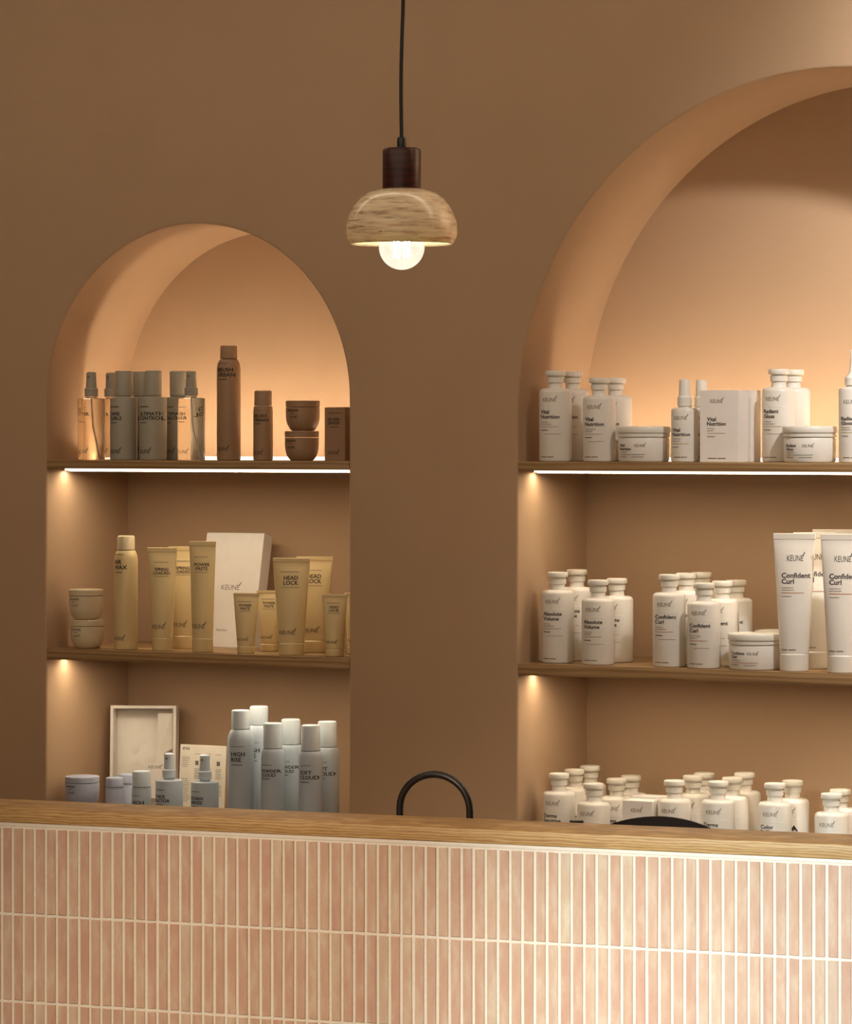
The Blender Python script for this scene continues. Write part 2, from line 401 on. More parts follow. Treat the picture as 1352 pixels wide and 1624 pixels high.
for i in range(25):
    f = i/24; z = q(219)+(ztop-q(219))*f
    v = HOR-(z+zb-EYE)*ls
    off = (-.0018*sin(min(1, max(0, (219-v)/219))*pi*1.15)+.002*min(1, max(0, (219-v)/219)))
    cp.append((off*CR[0], off*CR[1], z))
obj('cord', tube('cord', cp, .0034, 'black_rubber', 10), pl)
obj('ceiling_rose', lathe('ceiling_rose', [(.05, ztop-.012), (.05, ztop+.012)], 'black', 32), pl)
br = 36.2/ls; bz = br
bp = [(.001, 0)]+[(br*sin(a), bz-br*cos(a)) for a in [pi*i/24 for i in range(1, 20)]]
bp += [(.0165, q(353)), (.0135, q(343))]
bl = obj('bulb', lathe('bulb', bp, 'bulb', 40, caps=False, smooth=80), pl)
obj('bulb_base', lathe('bulb_base', [(.0138, q(344)), (.0138, q(306))], 'chrome', 24), bl)
for k in range(6):
    a = 2*pi*k/6+.2; r0 = .0125
    p0 = (r0*cos(a)*1.1, r0*sin(a)*1.1, bz-.017); p1 = (r0*cos(a+.25)*.9, r0*sin(a+.25)*.9, bz+.026)
    obj('filament', tube('filament', [p0, p1], .0008, 'filament', 6), bl)

# ------------------------------------------------------------------ product builders
def rj(a=4): return radians(random.uniform(-a, a))
RB = .0318
def bottle(u, y, z, H, words, accent, label, group, ridge=True, extra=None):
    x = wx(u, y); t = thing('squat_bottle', label, 'bottle', (x, y, z), rj(4)+radians(12), group)
    R = RB; hs = H-.0345
    body = cached(('bb', H), lambda: lathe('body', [(R-.004, 0), (R-.0012, .0012), (R, .004), (R, hs-.008), (R-.0009, hs-.0045), (R-.0035, hs-.0015), (R-.0075, hs), (.0150, hs+.0005), (.0143, hs+.002), (.0140, hs+.011)], 'white', 40))
    obj('body', body, t)
    cap = cached(('bc', H), lambda: lathe('cap', [(.0150, hs+.0113), (.0162, hs+.0118), (.0167, hs+.0212), (.0160, hs+.0218), (.0150, hs+.0221), (.0150, hs+.0243), (.0194, hs+.0249), (.0201, hs+.0262), (.0201, hs+.0325), (.0194, hs+.0342), (.0180, hs+.0348)], 'whitecap', 36))
    obj('cap', cap, t)
    def pm():
        xl = -.024; it = logo(-.019, hs-.0255, .0075, .029, 1)
        if ridge: it.append(('r', -.026, .020, hs-.0372, hs-.0358, 5))
        b = hs-.049
        it.append(('t', words[0], xl, b, .0072, None, 0, True)); it.append(('t', words[1], xl, b-.0095, .0072, None, 0, True))
        zz = b-.0165; it += fine(xl, .024, zz, 2, 1); it += [('r', xl, xl+.036, zz-.0092, zz-.0083, accent), ('r', xl, xl+.015, zz-.016, zz-.0147, 0), ('r', -.016, .016, zz-.0232, zz-.0226, 1)]
        it += [('r', xl, xl+.013, .0085, .0101, 1), ('r', xl+.0145, xl+.027, .0085, .0101, 1)]
        if extra: it += extra
        return it, cyl(R)
    prints(('bp', H, words, accent, ridge, bool(extra)), pm, t)
    return t
def jar(u, y, z, words, accent, label, group, mat='white', cap='whitecap'):
    x = wx(u, y); t = thing('mask_jar', label, 'jar', (x, y, z), rj(3)+radians(8), group); R = .0515
    obj('body', cached(('jb', mat), lambda: lathe('body', [(R-.007, 0), (R-.004, .001), (R-.0025, .004), (R-.002, .044), (R-.003, .046), (R-.004, .0465), (R-.004, .052)], mat, 48)), t)
    obj('lid', cached(('jl', cap), lambda: lathe('lid', [(R-.002, .0478), (R-.001, .0484), (R-.001, .0535), (R-.0025, .0542), (R-.0025, .0552), (R, .056), (R+.0005, .0575), (R+.0003, .0650), (R-.001, .0675), (R-.005, .0682)], cap, 48)), t)
    def pm():
        it = [('t', words[0], -.038, .0295, .0050, None, 0, True), ('t', words[1], -.038, .0225, .0050, None, 0, True)]+logo(-.004, .029, .0052, .022, 1)
        it += fine(-.038, .025, .0185, 1, 1)+[('r', -.038, .016, .0140, .0148, accent), ('r', -.038, -.022, .0095, .0103, 1), ('r', -.010, .014, .0095, .0103, 1)]
        return it, cyl(R-.002)
    prints(('jp', words, accent), pm, t); return t
def bowl_jar(u, y, z, mat, words, label, group, W=.035, H=.058, inkc=0):
    x = wx(u, y); t = thing('bowl_jar', label, 'jar', (x, y, z), rj(4), group)
    hl = H-.0135
    obj('body', cached(('wb', mat, W, H), lambda: lathe('body', [(W*.60, 0), (W*.68, .0012), (W*.80, .006), (W*.91, .0135), (W*.975, .022), (W, .031), (W, hl-.0004), (W-.002, hl)], mat, 40)), t)
    obj('lid', cached(('wl', mat, W, H), lambda: lathe('lid', [(W-.0015, hl+.0006), (W, hl+.0012), (W+.0003, H-.0015), (W-.001, H-.0003), (W-.003, H)], mat, 40)), t)
    def pm():
        it = [('t', words[0], -.020, hl-.0085, .0042, .026, inkc, True), ('t', words[1], -.012, hl-.0135, .0028, None, inkc, False)]+logo(-.013, hl-.0215, .0045, .017, inkc)
        return it, cyl(W)
    prints(('wp', words, W, H, inkc), pm, t); return t
def aerosol(u, y, z, R, H, capR, capH, mat, capmat, words, label, group, ty=.62, turn=4):
    x = wx(u, y); t = thing('aerosol_can', label, 'can', (x, y, z), rj(4)+radians(turn), group)
    hb = H-capH; sh = min(.026, (R-capR)*2.6+.004)
    obj('body', cached(('ab', R, H, capR, capH, mat), lambda: lathe('body', [(R-.0025, 0), (R-.0005, .0012), (R, .004), (R, hb-sh), (R-.0006, hb-sh*.72), (R-(R-capR)*.3, hb-sh*.42), (R-(R-capR)*.65, hb-sh*.16), (capR+.0004, hb-.0006), (capR-.003, hb)], mat, 40)), t)
    obj('cap', cached(('ac', capR, H, capH, capmat), lambda: lathe('cap', [(capR-.0018, hb+.0004), (capR, hb+.0012), (capR-.0002, H-.003), (capR-.0012, H-.001), (capR-.003, H)], capmat, 36)), t)
    def pm():
        L = max(len(a) for a in words); k = min(.0086, R*1.28/(L*.80)); zt = H*ty
        it = [('r', -R*.62, R*.40, zt+k*2.6, zt+k*2.6+.0012, 1), ('t', words[0], -R*.62, zt+k*.35, k, None, 0, True), ('t', words[1], -R*.62, zt-k*.95, k, None, 0, True), ('r', -R*.58, R*.25, zt-k*1.75, zt-k*1.75+.0014, 0)]
        it += logo(-R*.66, H*.085, .0078, R*1.12, 0); return it, cyl(R)
    prints(('ap', words, R, H, ty), pm, t); return t
def mist(u, y, z, body, cap, words, label, group, R=.0285, name='spray_bottle', H=.183):
    """slim bottle with a fine mist pump"""
    x = wx(u, y); t = thing(name, label, 'bottle', (x, y, z), rj(4), group); hb = .128
    clearb = body.startswith('clear')
    obj('body', cached(('mb', body, R), lambda: lathe('body', [(R-.003, 0), (R-.0006, .001), (R, .0035), (R, hb-.003), (R-.0008, hb-.001), (R-.003, hb), (.0115, hb+.0005), (.0110, hb+.004)], body, 40)), t)
    if clearb: obj('dip_tube', cached('dt', lambda: tube('dip_tube', [(0, 0, hb-.002), (.003, 0, .07), (.016, 0, .006)], .0014, 'whitecap', 8)), t)
    pu = obj('pump', cached(('mp', cap), lambda: lathe('pump', [(.0112, hb+.0043), (.0140, hb+.0046), (.0142, hb+.020), (.0132, hb+.0212), (.0112, hb+.0216), (.0104, hb+.040), (.0102, H-.0025), (.0088, H-.0008), (.0070, H)], cap, 32)), t)
    obj('nozzle', cached(('mn', cap), lambda: rounded_box('nozzle', .004, .003, .004, 'ink_grey', .0006, 1, (0, -.0108, H-.010))), pu)
    def pm():
        k = .0066; zt = .092
        it = [('r', -R*.6, R*.15, .1085, .1098, 1), ('t', words[0], -R*.72, zt, k, None, 0, True)]
        if words[1]: it.append(('t', words[1], -R*.72, zt-k*1.3, k, None, 0, True))
        it += [('r', -R*.55, R*.05, zt-k*2.1, zt-k*2.1+.0012, 0)]+logo(-R*.66, .014, .0075, R*1.0, 0)
        return it, cyl(R)
    prints(('mpr', words, R), pm, t); return t
def capped(u, y, z, words, label, group, R=.0285):
    """slim bottle with a plain straight cap"""
    x = wx(u, y); t = thing('lotion_bottle', label, 'bottle', (x, y, z), rj(4), group); hb = .130; H = .185
    obj('body', cached('cb', lambda: lathe('body', [(R-.003, 0), (R-.0006, .001), (R, .0035), (R, hb-.005), (R-.001, hb-.002), (R-.004, hb), (.0175, hb+.0005), (.016, hb+.003)], 'grey', 40)), t)
    obj('cap', cached('cc', lambda: lathe('cap', [(.0170, hb+.0032), (.0180, hb+.004), (.0178, H-.0022), (.0170, H-.0006), (.0155, H)], 'grey', 36)), t)
    def pm():
        k = .0072; zt = .092
        it = [('r', -R*.65, R*.2, .1095, .1110, 0), ('t', words[0], -R*.66, zt, k, None, 0, True), ('t', words[1], -R*.66, zt-k*1.25, k, None, 0, True), ('r', -R*.55, R*.05, zt-k*2.1, zt-k*2.1+.0013, 0)]+logo(-R*.68, .014, .0085, R*1.05, 0)
        return it, cyl(R)
    prints(('cp', words), pm, t); return t
def squeeze_tube(u, y, z, W, H, rb, mat, words, label, group, style=0, tw=.03):
    W *= .905; x = wx(u, y); t = thing('squeeze_tube', label, 'tube', (x, y, z), rj(3)+radians(18), group)
    hc = H*.125
    def ab(zz):
        f = max(0, min(1, (zz-hc)/(H*.955-hc))); a = rb+(W/2-rb)*f**1.05; bb = rb*.92*(1-f**1.9)+.0009*f
        return a, max(bb, .0009)
    def bodym():
        seg = 36; lv = [hc+.0012]+[hc+(H*.955-hc)*i/16 for i in range(1, 17)]+[H*.956+.0015, H]; V = []; Fc = []
        for zz in lv:
            a, bb = ab(zz)
            for i in range(seg):
                an = 2*pi*i/seg; V.append((a*cos(an), bb*sin(an), zz))
        for j in range(len(lv)-1):
            for i in range(seg): k = (i+1) % seg; Fc.append((j*seg+i, j*seg+k, (j+1)*seg+k, (j+1)*seg+i))
        Fc += [tuple(range(seg-1, -1, -1)), tuple((len(lv)-1)*seg+i for i in range(seg))]
        return mk('body', V, Fc, mat, smooth=50)
    obj('body', cached(('tb', W, H, rb, mat), bodym), t)
    obj('crimp', cached(('tcr', W, H, mat), lambda: rounded_box('crimp', W*1.004, .0030, H*.043, mat, .0005, 1, (0, 0, H*.978))), t)
    obj('cap', cached(('tc', W, H, rb, mat), lambda: lathe('cap', [(rb-.002, 0), (rb-.0004, .0012), (rb, .003), (rb*1.002, hc-.001), (rb-.0012, hc), (rb-.002, hc+.001)], 'whitecap' if mat == 'white' else mat, 36)), t)
    def sf(x_, z_):
        a, bb = ab(z_); return -bb*sqrt(max(0, 1-(x_/a)**2))-(.0012 if z_ > H*.95 else 0)
    def pm():
        if style == 0:
            ww = [max(p[0] for p in text_geo(a)[0]) for a in words]; k = tw/max(ww); zt = H*.775; xl = -W*.30
            it = [('r', xl, W*.22, H*.855, H*.855+.0012, 1), ('t', words[0], -ww[0]*k/2, zt, k, None, 0, True), ('t', words[1], -ww[1]*k/2, zt-k*1.25, k, None, 0, True), ('r', xl+.003, W*.24, zt-k*1.95, zt-k*1.95+.001, 1)]
            it += logo(-rb*.85, H*.215, H*.042, rb*1.35, 0)
        else:
            it = logo(-W*.17, H*.80, H*.043, W*.42, 0)
            xl = -rb*.86
            it += [('t', words[0], xl, H*.678, H*.036, None, 0, True), ('t', words[1], xl, H*.635, H*.036, None, 0, True)]
            it += fine(xl, rb*1.0, H*.605, 2, 1, H*.017, .0009)+[('r', xl, xl+rb*1.55, H*.567, H*.567+.0014, 2), ('r', xl, xl+rb*.7, H*.542, H*.542+.001, 1), ('r', xl, xl+rb*.42, H*.155, H*.155+.0017, 1), ('r', xl+rb*.5, xl+rb*1.0, H*.155, H*.155+.0017, 1)]
        return it, sf
    prints(('tp', words, W, H, rb, style), pm, t); return t
def carton(u, y, z, sx, sy, sz, mat, items, label, group, lean=0, rz=0, name='product_box'):
    """u is the column of the front left lower corner; y the depth of the front face"""
    x = wx(u, y); t = thing(name, label, 'box', (x, y, z), rz, group); t.rotation_euler = (-lean, 0, rz)
    obj('body', rounded_box('body', sx, sy, sz-.0016, mat, .0006, 1, (sx/2, sy/2, (sz-.0016)/2)), t)
    obj('lid_flap', rounded_box('lid_flap', sx-.0006, sy-.0006, .0014, mat, .0004, 1, (sx/2, sy/2, sz-.0007)), t)
    if items: prints(('carton', label), lambda: (items, flat(0)), t)
    return t

# ------------------------------------------------------------------ left niche, top shelf
G = 'greige and brown products on the top shelf of the left niche'
mist(145, .038, ZA, 'clear2', 'grey', ('BETTER', ''), 'clear amber spray bottle at the left end of the left niche top shelf', G)
mist(176, .114, ZA, 'clear2', 'grey', ('BETTER', ''), 'clear spray bottle mostly hidden behind the leftmost greige bottle on the top shelf', G)
capped(196.5, .036, ZA, ('TAME', 'CURLS'), 'greige opaque bottle in front, right next to the leftmost clear spray', G)
capped(224, .112, ZA, ('TAME', 'CURLS'), 'greige bottle of the back row, only its cap showing between two front greige bottles', G)
capped(243, .036, ZA, ('ULTIMATE', 'CONTROL'), 'wide greige bottle in front, directly left of the clear bottle with a dip tube', G)
capped(283, .112, ZA, ('ULTIMATE', 'CONTROL'), 'greige bottle standing behind the clear bottle with a dip tube', G)
mist(303.5, .036, ZA, 'clear', 'grey', ('RUSH', 'HOUR'), 'colourless clear spray bottle with dip tube left of the tall brown can', G)
aerosol(363, .036, ZA, .0243, .234, .0175, .0275, 'brown', 'brown', ('BRUSH', 'URBAN'), 'tallest brown aerosol can on the top shelf of the left niche', G, .76)
aerosol(417.5, .036, ZA, .0200, .142, .0180, .031, 'brown', 'brown', ('BRUSH', 'URBAN'), 'short brown aerosol can between the tall can and the brown jars', G, .60)
bowl_jar(479, .040, ZA, 'brown', ('SILVER SAVIOR', 'CLAY'), 'lower of two stacked brown bowl jars on the top shelf', G, .0345, .0600)
bowl_jar(480.5, .040, ZA+.0602, 'brown', ('SILVER SAVIOR', 'CLAY'), 'upper brown bowl jar resting on another brown jar', G, .0345, .0610)
carton(515, .020, ZA, .047, .047, .1075, 'brown_card', [('r', .008, .038, .0955, .0965, 0), ('t', 'SILVER', .008, .080, .0058, .026, 0, True), ('t', 'SAVIOR', .008, .073, .0058, .026, 0, True), ('r', .012, .032, .0675, .0685, 0)]+logo(.009, .013, .007, .025, 0), 'small brown carton at the right end of the left niche top shelf', G)

# ------------------------------------------------------------------ left niche, middle shelf
G = 'cream coloured products on the middle shelf of the left niche'
bowl_jar(138.5, .045, ZB, 'creamcap', ('POWER', 'WAX'), 'lower cream bowl jar at the left end of the middle shelf', G, .0355, .0600, 1)
bowl_jar(136.5, .045, ZB+.0602, 'creamcap', ('POWER', 'WAX'), 'upper cream bowl jar stacked at the left end of the middle shelf', G, .0355, .0630, 1)
aerosol(200, .045, ZB, .0246, .236, .0182, .0300, 'cream', 'creamcap', ('AIR', 'WAX'), 'cream aerosol can beside the stacked cream jars', G, .74)
squeeze_tube(257.5, .045, ZB, .0690, .2125, .0216, 'cream', ('SPRING', 'LOADED'), 'cream tube in front, right of the cream aerosol can', G, tw=0.034)
squeeze_tube(291, .130, ZB, .0690, .2125, .0216, 'cream', ('SPRING', 'LOADED'), 'cream tube half hidden behind, left of the tallest cream tube', G, tw=0.034)
squeeze_tube(321.5, .040, ZB, .0610, .2270, .0215, 'cream', ('POWER', 'PASTE'), 'tallest cream tube standing before the left edge of the white carton', G, tw=0.032)
carton(309, .205, ZB, .140, .036, .2440, 'white_card', logo(.050, .122, .011, .047, 1)+[('t', 'Absolute', .048, .034, .0055, .026, 1, False)], 'tall white gift carton leaning back behind the cream tubes', 'gift cartons in the left niche', radians(12), 0)
squeeze_tube(390.5, .040, ZB, .0590, .1230, .0182, 'cream', ('POWER', 'PASTE'), 'small cream tube standing in front of the white carton', G, tw=0.0255)
squeeze_tube(427.5, .125, ZB, .0590, .1250, .0182, 'cream', ('POWER', 'PASTE'), 'small cream tube tucked behind, left of the wide cream tube', G, tw=0.0255)
squeeze_tube(462.5, .040, ZB, .0840, .1960, .0260, 'cream', ('HEAD', 'LOCK'), 'widest cream tube in the front row, right of the white carton', G, tw=0.03)
squeeze_tube(499.5, .135, ZB, .0840, .1960, .0260, 'cream', ('HEAD', 'LOCK'), 'wide cream tube of the back row near the right end of the shelf', G, tw=0.03)
squeeze_tube(531, .036, ZB, .0560, .1245, .0190, 'cream', ('HEAD', 'LOCK'), 'small cream tube at the right end of the middle shelf', G, tw=0.02)
squeeze_tube(566, .120, ZB, .0560, .1245, .0190, 'cream', ('HEAD', 'LOCK'), 'small cream tube almost hidden by the right edge of the left niche', G, tw=0.02)

# ------------------------------------------------------------------ left niche, bottom shelf
G = 'pale blue products on the bottom shelf of the left niche'
bowl_jar(131, .045, ZCC, 'bluejar', ('WIND', 'PUTTY'), 'lower pale blue bowl jar hidden under another jar behind the counter', G, .0355, .0620)
bowl_jar(130.5, .045, ZCC+.0622, 'bluejar', ('WIND', 'PUTTY'), 'pale blue bowl jar at the left end just above the counter', G, .0355, .0635)
aerosol(182, .040, ZCC, .0192, .1270, .0186, .0200, 'bluejar', 'bluejar', ('MINI', 'CLOUD'), 'short flat topped blue can in front, left of the capped blue can', G, .38)
aerosol(202, .105, ZCC, .0192, .1280, .0186, .0200, 'bluejar', 'bluejar', ('MINI', 'CLOUD'), 'short flat topped blue can behind, touching the capped blue can', G, .38)
aerosol(224.5, .040, ZCC, .0203, .1430, .0192, .0330, 'blue', 'bluecap', ('HIGH', 'RISE'), 'short capped blue can before the open white tray', G, .50)
mist(268.5, .036, ZCC, 'blue', 'bluecap', ('THICK', 'FACTOR'), 'pale blue spray bottle in front of the open white tray', G)
mist(325, .036, ZCC, 'blue', 'bluecap', ('OCEAN', 'WAVES'), 'pale blue spray bottle in front of the printed card', G)
for u, y, words, lab, H in ((382, .040, ('HIGH', 'RISE'), 'tallest pale blue can, front row, right of the printed card', .2770), (411, .118, ('HIGH', 'RISE'), 'tallest pale blue can of the back row', .2800)):
    aerosol(u, y, ZCC, .0272, H, .0192, .0390, 'blue', 'bluecap', words, lab, G, .655, 20 if y < .1 else 10)
for u, y, words, lab, H in ((433, .040, ('POWDER', 'CLOUD'), 'middle pale blue can of the front row with lettering on two lines', .2535), (461.5, .118, ('POWDER', 'CLOUD'), 'middle pale blue can of the back row', .2560),
                            (493, .040, ('SOFT', 'CLOUD'), 'rightmost pale blue can of the front row', .2525), (519.5, .112, ('SOFT', 'CLOUD'), 'rightmost pale blue can of the back row beside the niche edge', .2550)):
    aerosol(u, y, ZCC, .0240, H, .0197, .0520, 'blue', 'bluecap', words, lab, G, .60)
# open tray standing against the back, with crumpled tissue
tx = wx(173, .185)
tr_ = thing('gift_tray', 'open white tray box stood upright with crumpled tissue inside', 'box', (tx, .185, ZCC), 0, 'gift cartons in the left niche')
tr_.rotation_euler = (-radians(4), 0, radians(23))
TW, THH, TD = .1415, .262, .044
obj('back_panel', rounded_box('back_panel', TW, .003, THH, 'white_card', .0005, 1, (TW/2, TD-.0015, THH/2)), tr_)
for nme, sx, sz, c in (('side_wall', .0065, THH, (.00325, THH/2)), ('side_wall', .0065, THH, (TW-.00325, THH/2)), ('end_wall', TW-.0134, .0065, (TW/2, THH-.00325)), ('end_wall', TW-.0134, .0065, (TW/2, .00325))):
    obj(nme, rounded_box(nme, sx, TD-.0034, sz, 'white_card', .0006, 1, (c[0], (TD-.0034)/2, c[1])), tr_)
V = []; Fc = []; nx, nz = 9, 14; rnd = random.Random(5)
for j in range(nz+1):
    for i in range(nx+1):
        fx, fz = i/nx, j/nz
        e = min(fx, 1-fx, fz, 1-fz)*6
        V.append((.010+fx*(TW-.020)+rnd.uniform(-.005, .005)*min(1, e), TD-.006-min(1, e)*rnd.uniform(.002, .012)*(1-.5*fz), .010+fz*(THH-.020)+rnd.uniform(-.005, .005)*min(1, e)))
for j in range(nz):
    for i in range(nx):
        a = j*(nx+1)+i; qd = (a, a+1, a+nx+2, a+nx+1)
        Fc += [(qd[0], qd[1], qd[2]), (qd[0], qd[2], qd[3])] if (i+j) % 2 else [(qd[0], qd[1], qd[3]), (qd[1], qd[2], qd[3])]
for pts in ([(.016, .004, .02), (.088, .004, .012), (.094, .010, .110), (.060, .012, .150), (.030, .010, .128)], [(.050, .002, .014), (.128, .004, .016), (.130, .010, .128), (.104, .014, .172), (.080, .011, .092)], [(.098, .008, .150), (.131, .006, .172), (.131, .012, .246), (.100, .012, .246)]):
    n_ = len(pts); vv = [(x, TD-.009-y*1.5, z) for x, y, z in pts]+[(x, TD-.0082-y*1.5, z) for x, y, z in pts]
    obj('tissue', mk('tissue', vv, [tuple(range(n_)), tuple(range(2*n_-1, n_-1, -1))]+[(i, i+n_, (i+1) % n_+n_, (i+1) % n_) for i in range(n_)], 'tissue'), tr_)
obj('tissue', mk('tissue', V, Fc, 'tissue', smooth=75), tr_)['label'] = 'crumpled white tissue paper'
obj('inner_card', rounded_box('inner_card', .050, .0012, .074, 'white_card', .0003, 1, (.103, .010, .102)), tr_)
obj('label_print', print_mesh('label_print', logo(.082, .1285, .0065, .030, 1), flat(.0092), INKS), tr_)
# printed card
cxw = wx(281, .150)
cdm = thing('style_card', 'cream printed card with small paragraphs leaning behind the blue spray bottles', 'card', (cxw, .150, ZCC))
cdm.rotation_euler = (-radians(4), 0, 0)
obj('board', rounded_box('board', .112, .003, .190, 'cream_card', .0004, 1, (.056, .0015, .095)), cdm)
it = [('t', 'STYLE', .006, .179, .0050, .017, 0, True)]+fine(.006, .022, .163, 6, 1, .0038)+fine(.006, .024, .118, 12, 1, .0042)
obj('label_print', print_mesh('label_print', it, flat(0), INKS), cdm)
for cx_ in (.036, .062, .088):
    it = [('r', cx_, cx_+.013, .171, .1718, 1), ('r', cx_+.002, cx_+.010, .148, .157, 1)]
    for k in range(2): it += fine(cx_, .017, .140-k*.034, 7, 1, .0033)
    obj('label_print', print_mesh('label_print', it, flat(0), INKS), cdm)

# ------------------------------------------------------------------ right niche, top shelf
HB, HS = .1765, .1620
VN, RG, AV, CU, DS, CO = ('Vital', 'Nutrition'), ('Radiant', 'Gloss'), ('Absolute', 'Volume'), ('Confident', 'Curl'), ('Derma', 'Sensitive'), ('Color', 'Brillianz')
G = 'white products on the top shelf of the right niche'
bottle(881.5, .042, ZA, HB, VN, 4, 'tall white bottle in front at the left end of the right niche top shelf', G, False)
bottle(908.5, .122, ZA, HB, VN, 4, 'tall white bottle of the back row at the left end of the top shelf', G, False)
bottle(951, .042, ZA, HS, VN, 4, 'shorter white bottle in front, left of the low white jar on the top shelf', G, False)
bottle(977, .122, ZA, HS+.001, VN, 4, 'shorter white bottle of the back row behind the low jar on the top shelf', G, False)
jar(1021.5, .053, ZA, VN, 1, 'low white jar with lid on the top shelf, left of the small spray', G)
def sprayw(u, y, words, label, group, tip):
    x = wx(u, y); t = thing('spray_bottle', label, 'bottle', (x, y, ZA), rj(4)+radians(12), group); R = .0262
    hb = .1035 if not tip else .141
    obj('body', cached(('sw', tip), lambda: lathe('body', [(R-.003, 0), (R-.0006, .001), (R, .0035), (R, hb-.007), (R-.0015, hb-.003), (R-.005, hb-.0004), (.0125, hb), (.0120, hb+.003)], 'white', 40)), t)
    if not tip: obj('pump', cached('swp', lambda: lathe('pump', [(.0125, hb+.0032), (.0140, hb+.0038), (.0138, hb+.0195), (.0120, hb+.0215), (.0112, hb+.024), (.0106, .155), (.0096, .1572), (.007, .158)], 'whitecap', 32)), t)
    else: obj('dropper_tip', cached('swd', lambda: lathe('dropper_tip', [(.0125, hb+.0032), (.0150, hb+.0038), (.0146, hb+.017), (.0125, hb+.0195), (.0062, hb+.028), (.0046, hb+.045), (.0036, hb+.068), (.0026, hb+.070)], 'whitecap', 32)), t)
    def pm():
        b = hb*.56; it = logo(-R*.55, hb*.78, .0072, .027, 1)+[('t', words[0], -R*.74, b, .0066, None, 0, True), ('t', words[1], -R*.74, b-.0085, .0066, None, 0, True)]
        it += fine(-R*.74, .022, b-.014, 2, 1)+[('r', -R*.74, R*.5, b-.0235, b-.0226, 4), ('r', -R*.74, -R*.2, b-.030, b-.0288, 1), ('r', -R*.6, -R*.1, .0085, .0101, 1), ('r', -R*.04, R*.4, .0085, .0101, 1)]
        return it, cyl(R)
    prints(('swl', words, tip), pm, t); return t
sprayw(1086.5, .040, VN, 'small white spray bottle in front, left of the white carton', G, False)
sprayw(1113, .116, VN, 'small white spray bottle behind, only its pump above the carton', G, False)
bx = [('t', 'Vital', .015, .078, .0072, None, 0, True), ('t', 'Nutrition', .015, .0693, .0072, None, 0, True)]+logo(.022, .1125, .007, .027, 1)+fine(.015, .02, .0635, 2, 1)+[('r', .015, .052, .0545, .0553, 4), ('r', .015, .031, .0480, .0492, 1), ('r', .017, .034, .0065, .0082, 1), ('r', .036, .053, .0065, .0082, 1)]
carton(1110.5, .016, ZA, .0800, .046, .1365, 'white_card', bx, 'white carton in front on the right niche top shelf', G)
carton(1131, .072, ZA, .0800, .046, .1365, 'white_card', None, 'white carton standing behind the front carton on the top shelf', G)
bottle(1236, .0835, ZA, HB, RG, 4, 'tall white bottle in front, right of the white cartons', G, True)
bottle(1259, .148, ZA, HB, RG, 4, 'tall white bottle of the back row behind the jar with green print', G, True)
jar(1285, .0495, ZA, RG, 3, 'low white jar with green print near the right edge of the picture', G)
sprayw(1353, .040, RG, 'white bottle with long thin pointed tip at the right edge of the picture', G, True)

# ------------------------------------------------------------------ right niche, middle shelf
G = 'white products on the middle shelf of the right niche'
bottle(885, .060, ZB, HB, AV, 2, 'tall white bottle in front at the left end of the right niche middle shelf', G)
bottle(915.5, .150, ZB, HB+.002, AV, 2, 'tall white bottle in the back row at the left end of the middle shelf', G)
bottle(949, .045, ZB, HS+.0015, AV, 2, 'shorter white bottle in front, second from the left on the middle shelf', G)
bottle(979, .135, ZB, HS+.0015, AV, 2, 'shorter white bottle of the back row with bare wall to its right', G)
bottle(1062, .050, ZB, HB, CU, 2, 'tall white bottle in front, first of the cluster with coral print', G)
bottle(1089, .132, ZB, HB, CU, 2, 'tall white bottle in the second row of the cluster with coral print', G)
bottle(1113, .208, ZB, HB-.001, CU, 2, 'tall white bottle at the very back of the cluster with coral print', G)
bottle(1117, .040, ZB, HS, CU, 2, 'shorter white bottle in front with coral print, left of the jar', G)
bottle(1146.5, .122, ZB, HS+.001, CU, 2, 'shorter white bottle in the second row behind the jar', G)
bottle(1168, .198, ZB, HS, CU, 2, 'shorter white bottle at the back, rightmost of the cluster', G)
jar(1198, .057, ZB, CU, 2, 'low white jar with coral print in front, left of the large white tubes', G)
jar(1240, .172, ZB, CU, 2, 'low white jar behind another jar, its lid rim just showing', G)
TWD, THT, TRB = .0870, .2590, .0272
squeeze_tube(1260.5, .040, ZB, TWD, THT, TRB, 'white', CU, 'large white tube in front on the middle shelf, left of its twin', G, 1)
squeeze_tube(1292, .125, ZB, TWD, THT, TRB, 'white', CU, 'large white tube seen in the gap between two front tubes', G, 1)
squeeze_tube(1336, .036, ZB, TWD, THT, TRB, 'white', CU, 'large white tube in front cut by the right edge of the picture', G, 1)
squeeze_tube(1322, .205, ZB, TWD, THT+.004, TRB, 'white', CU, 'large white tube at the back, only its top edge above the others', G, 1)

# ------------------------------------------------------------------ right niche, bottom shelf
G = 'white products on the bottom shelf of the right niche'
bottle(887, .060, ZCC, HB, DS, 2, 'tall white bottle in front at the left end of the bottom shelf', G)
bottle(911.5, .140, ZCC, HB+.001, DS, 2, 'second of three white bottles in line at the left end of the bottom shelf', G)
bottle(936.5, .215, ZCC, HB+.002, DS, 2, 'rearmost of three white bottles in line at the left end of the bottom shelf', G)
bottle(942, .040, ZCC, HS, DS, 2, 'shorter white bottle in front, left of the small white carton', G)
bottle(978.5, .145, ZCC, HS+.001, DS, 2, 'shorter white bottle behind the small white carton on the left', G)
bottle(1001.5, .215, ZCC, HS+.001, DS, 2, 'shorter white bottle at the back, left of the two low cartons', G)
bx = logo(.018, .112, .007, .024, 1)+[('t', 'Derma', .012, .085, .0072, None, 0, True), ('t', 'Sensitive', .012, .076, .0072, None, 0, True)]+fine(.012, .03, .068, 4, 1)
carton(988, .030, ZCC, .0620, .045, .1335, 'white_card', bx, 'small white carton in front between the bottles of the bottom shelf', G)
carton(1002, .105, ZCC, .0620, .045, .1345, 'white_card', None, 'small white carton behind the other carton on the bottom shelf', G)
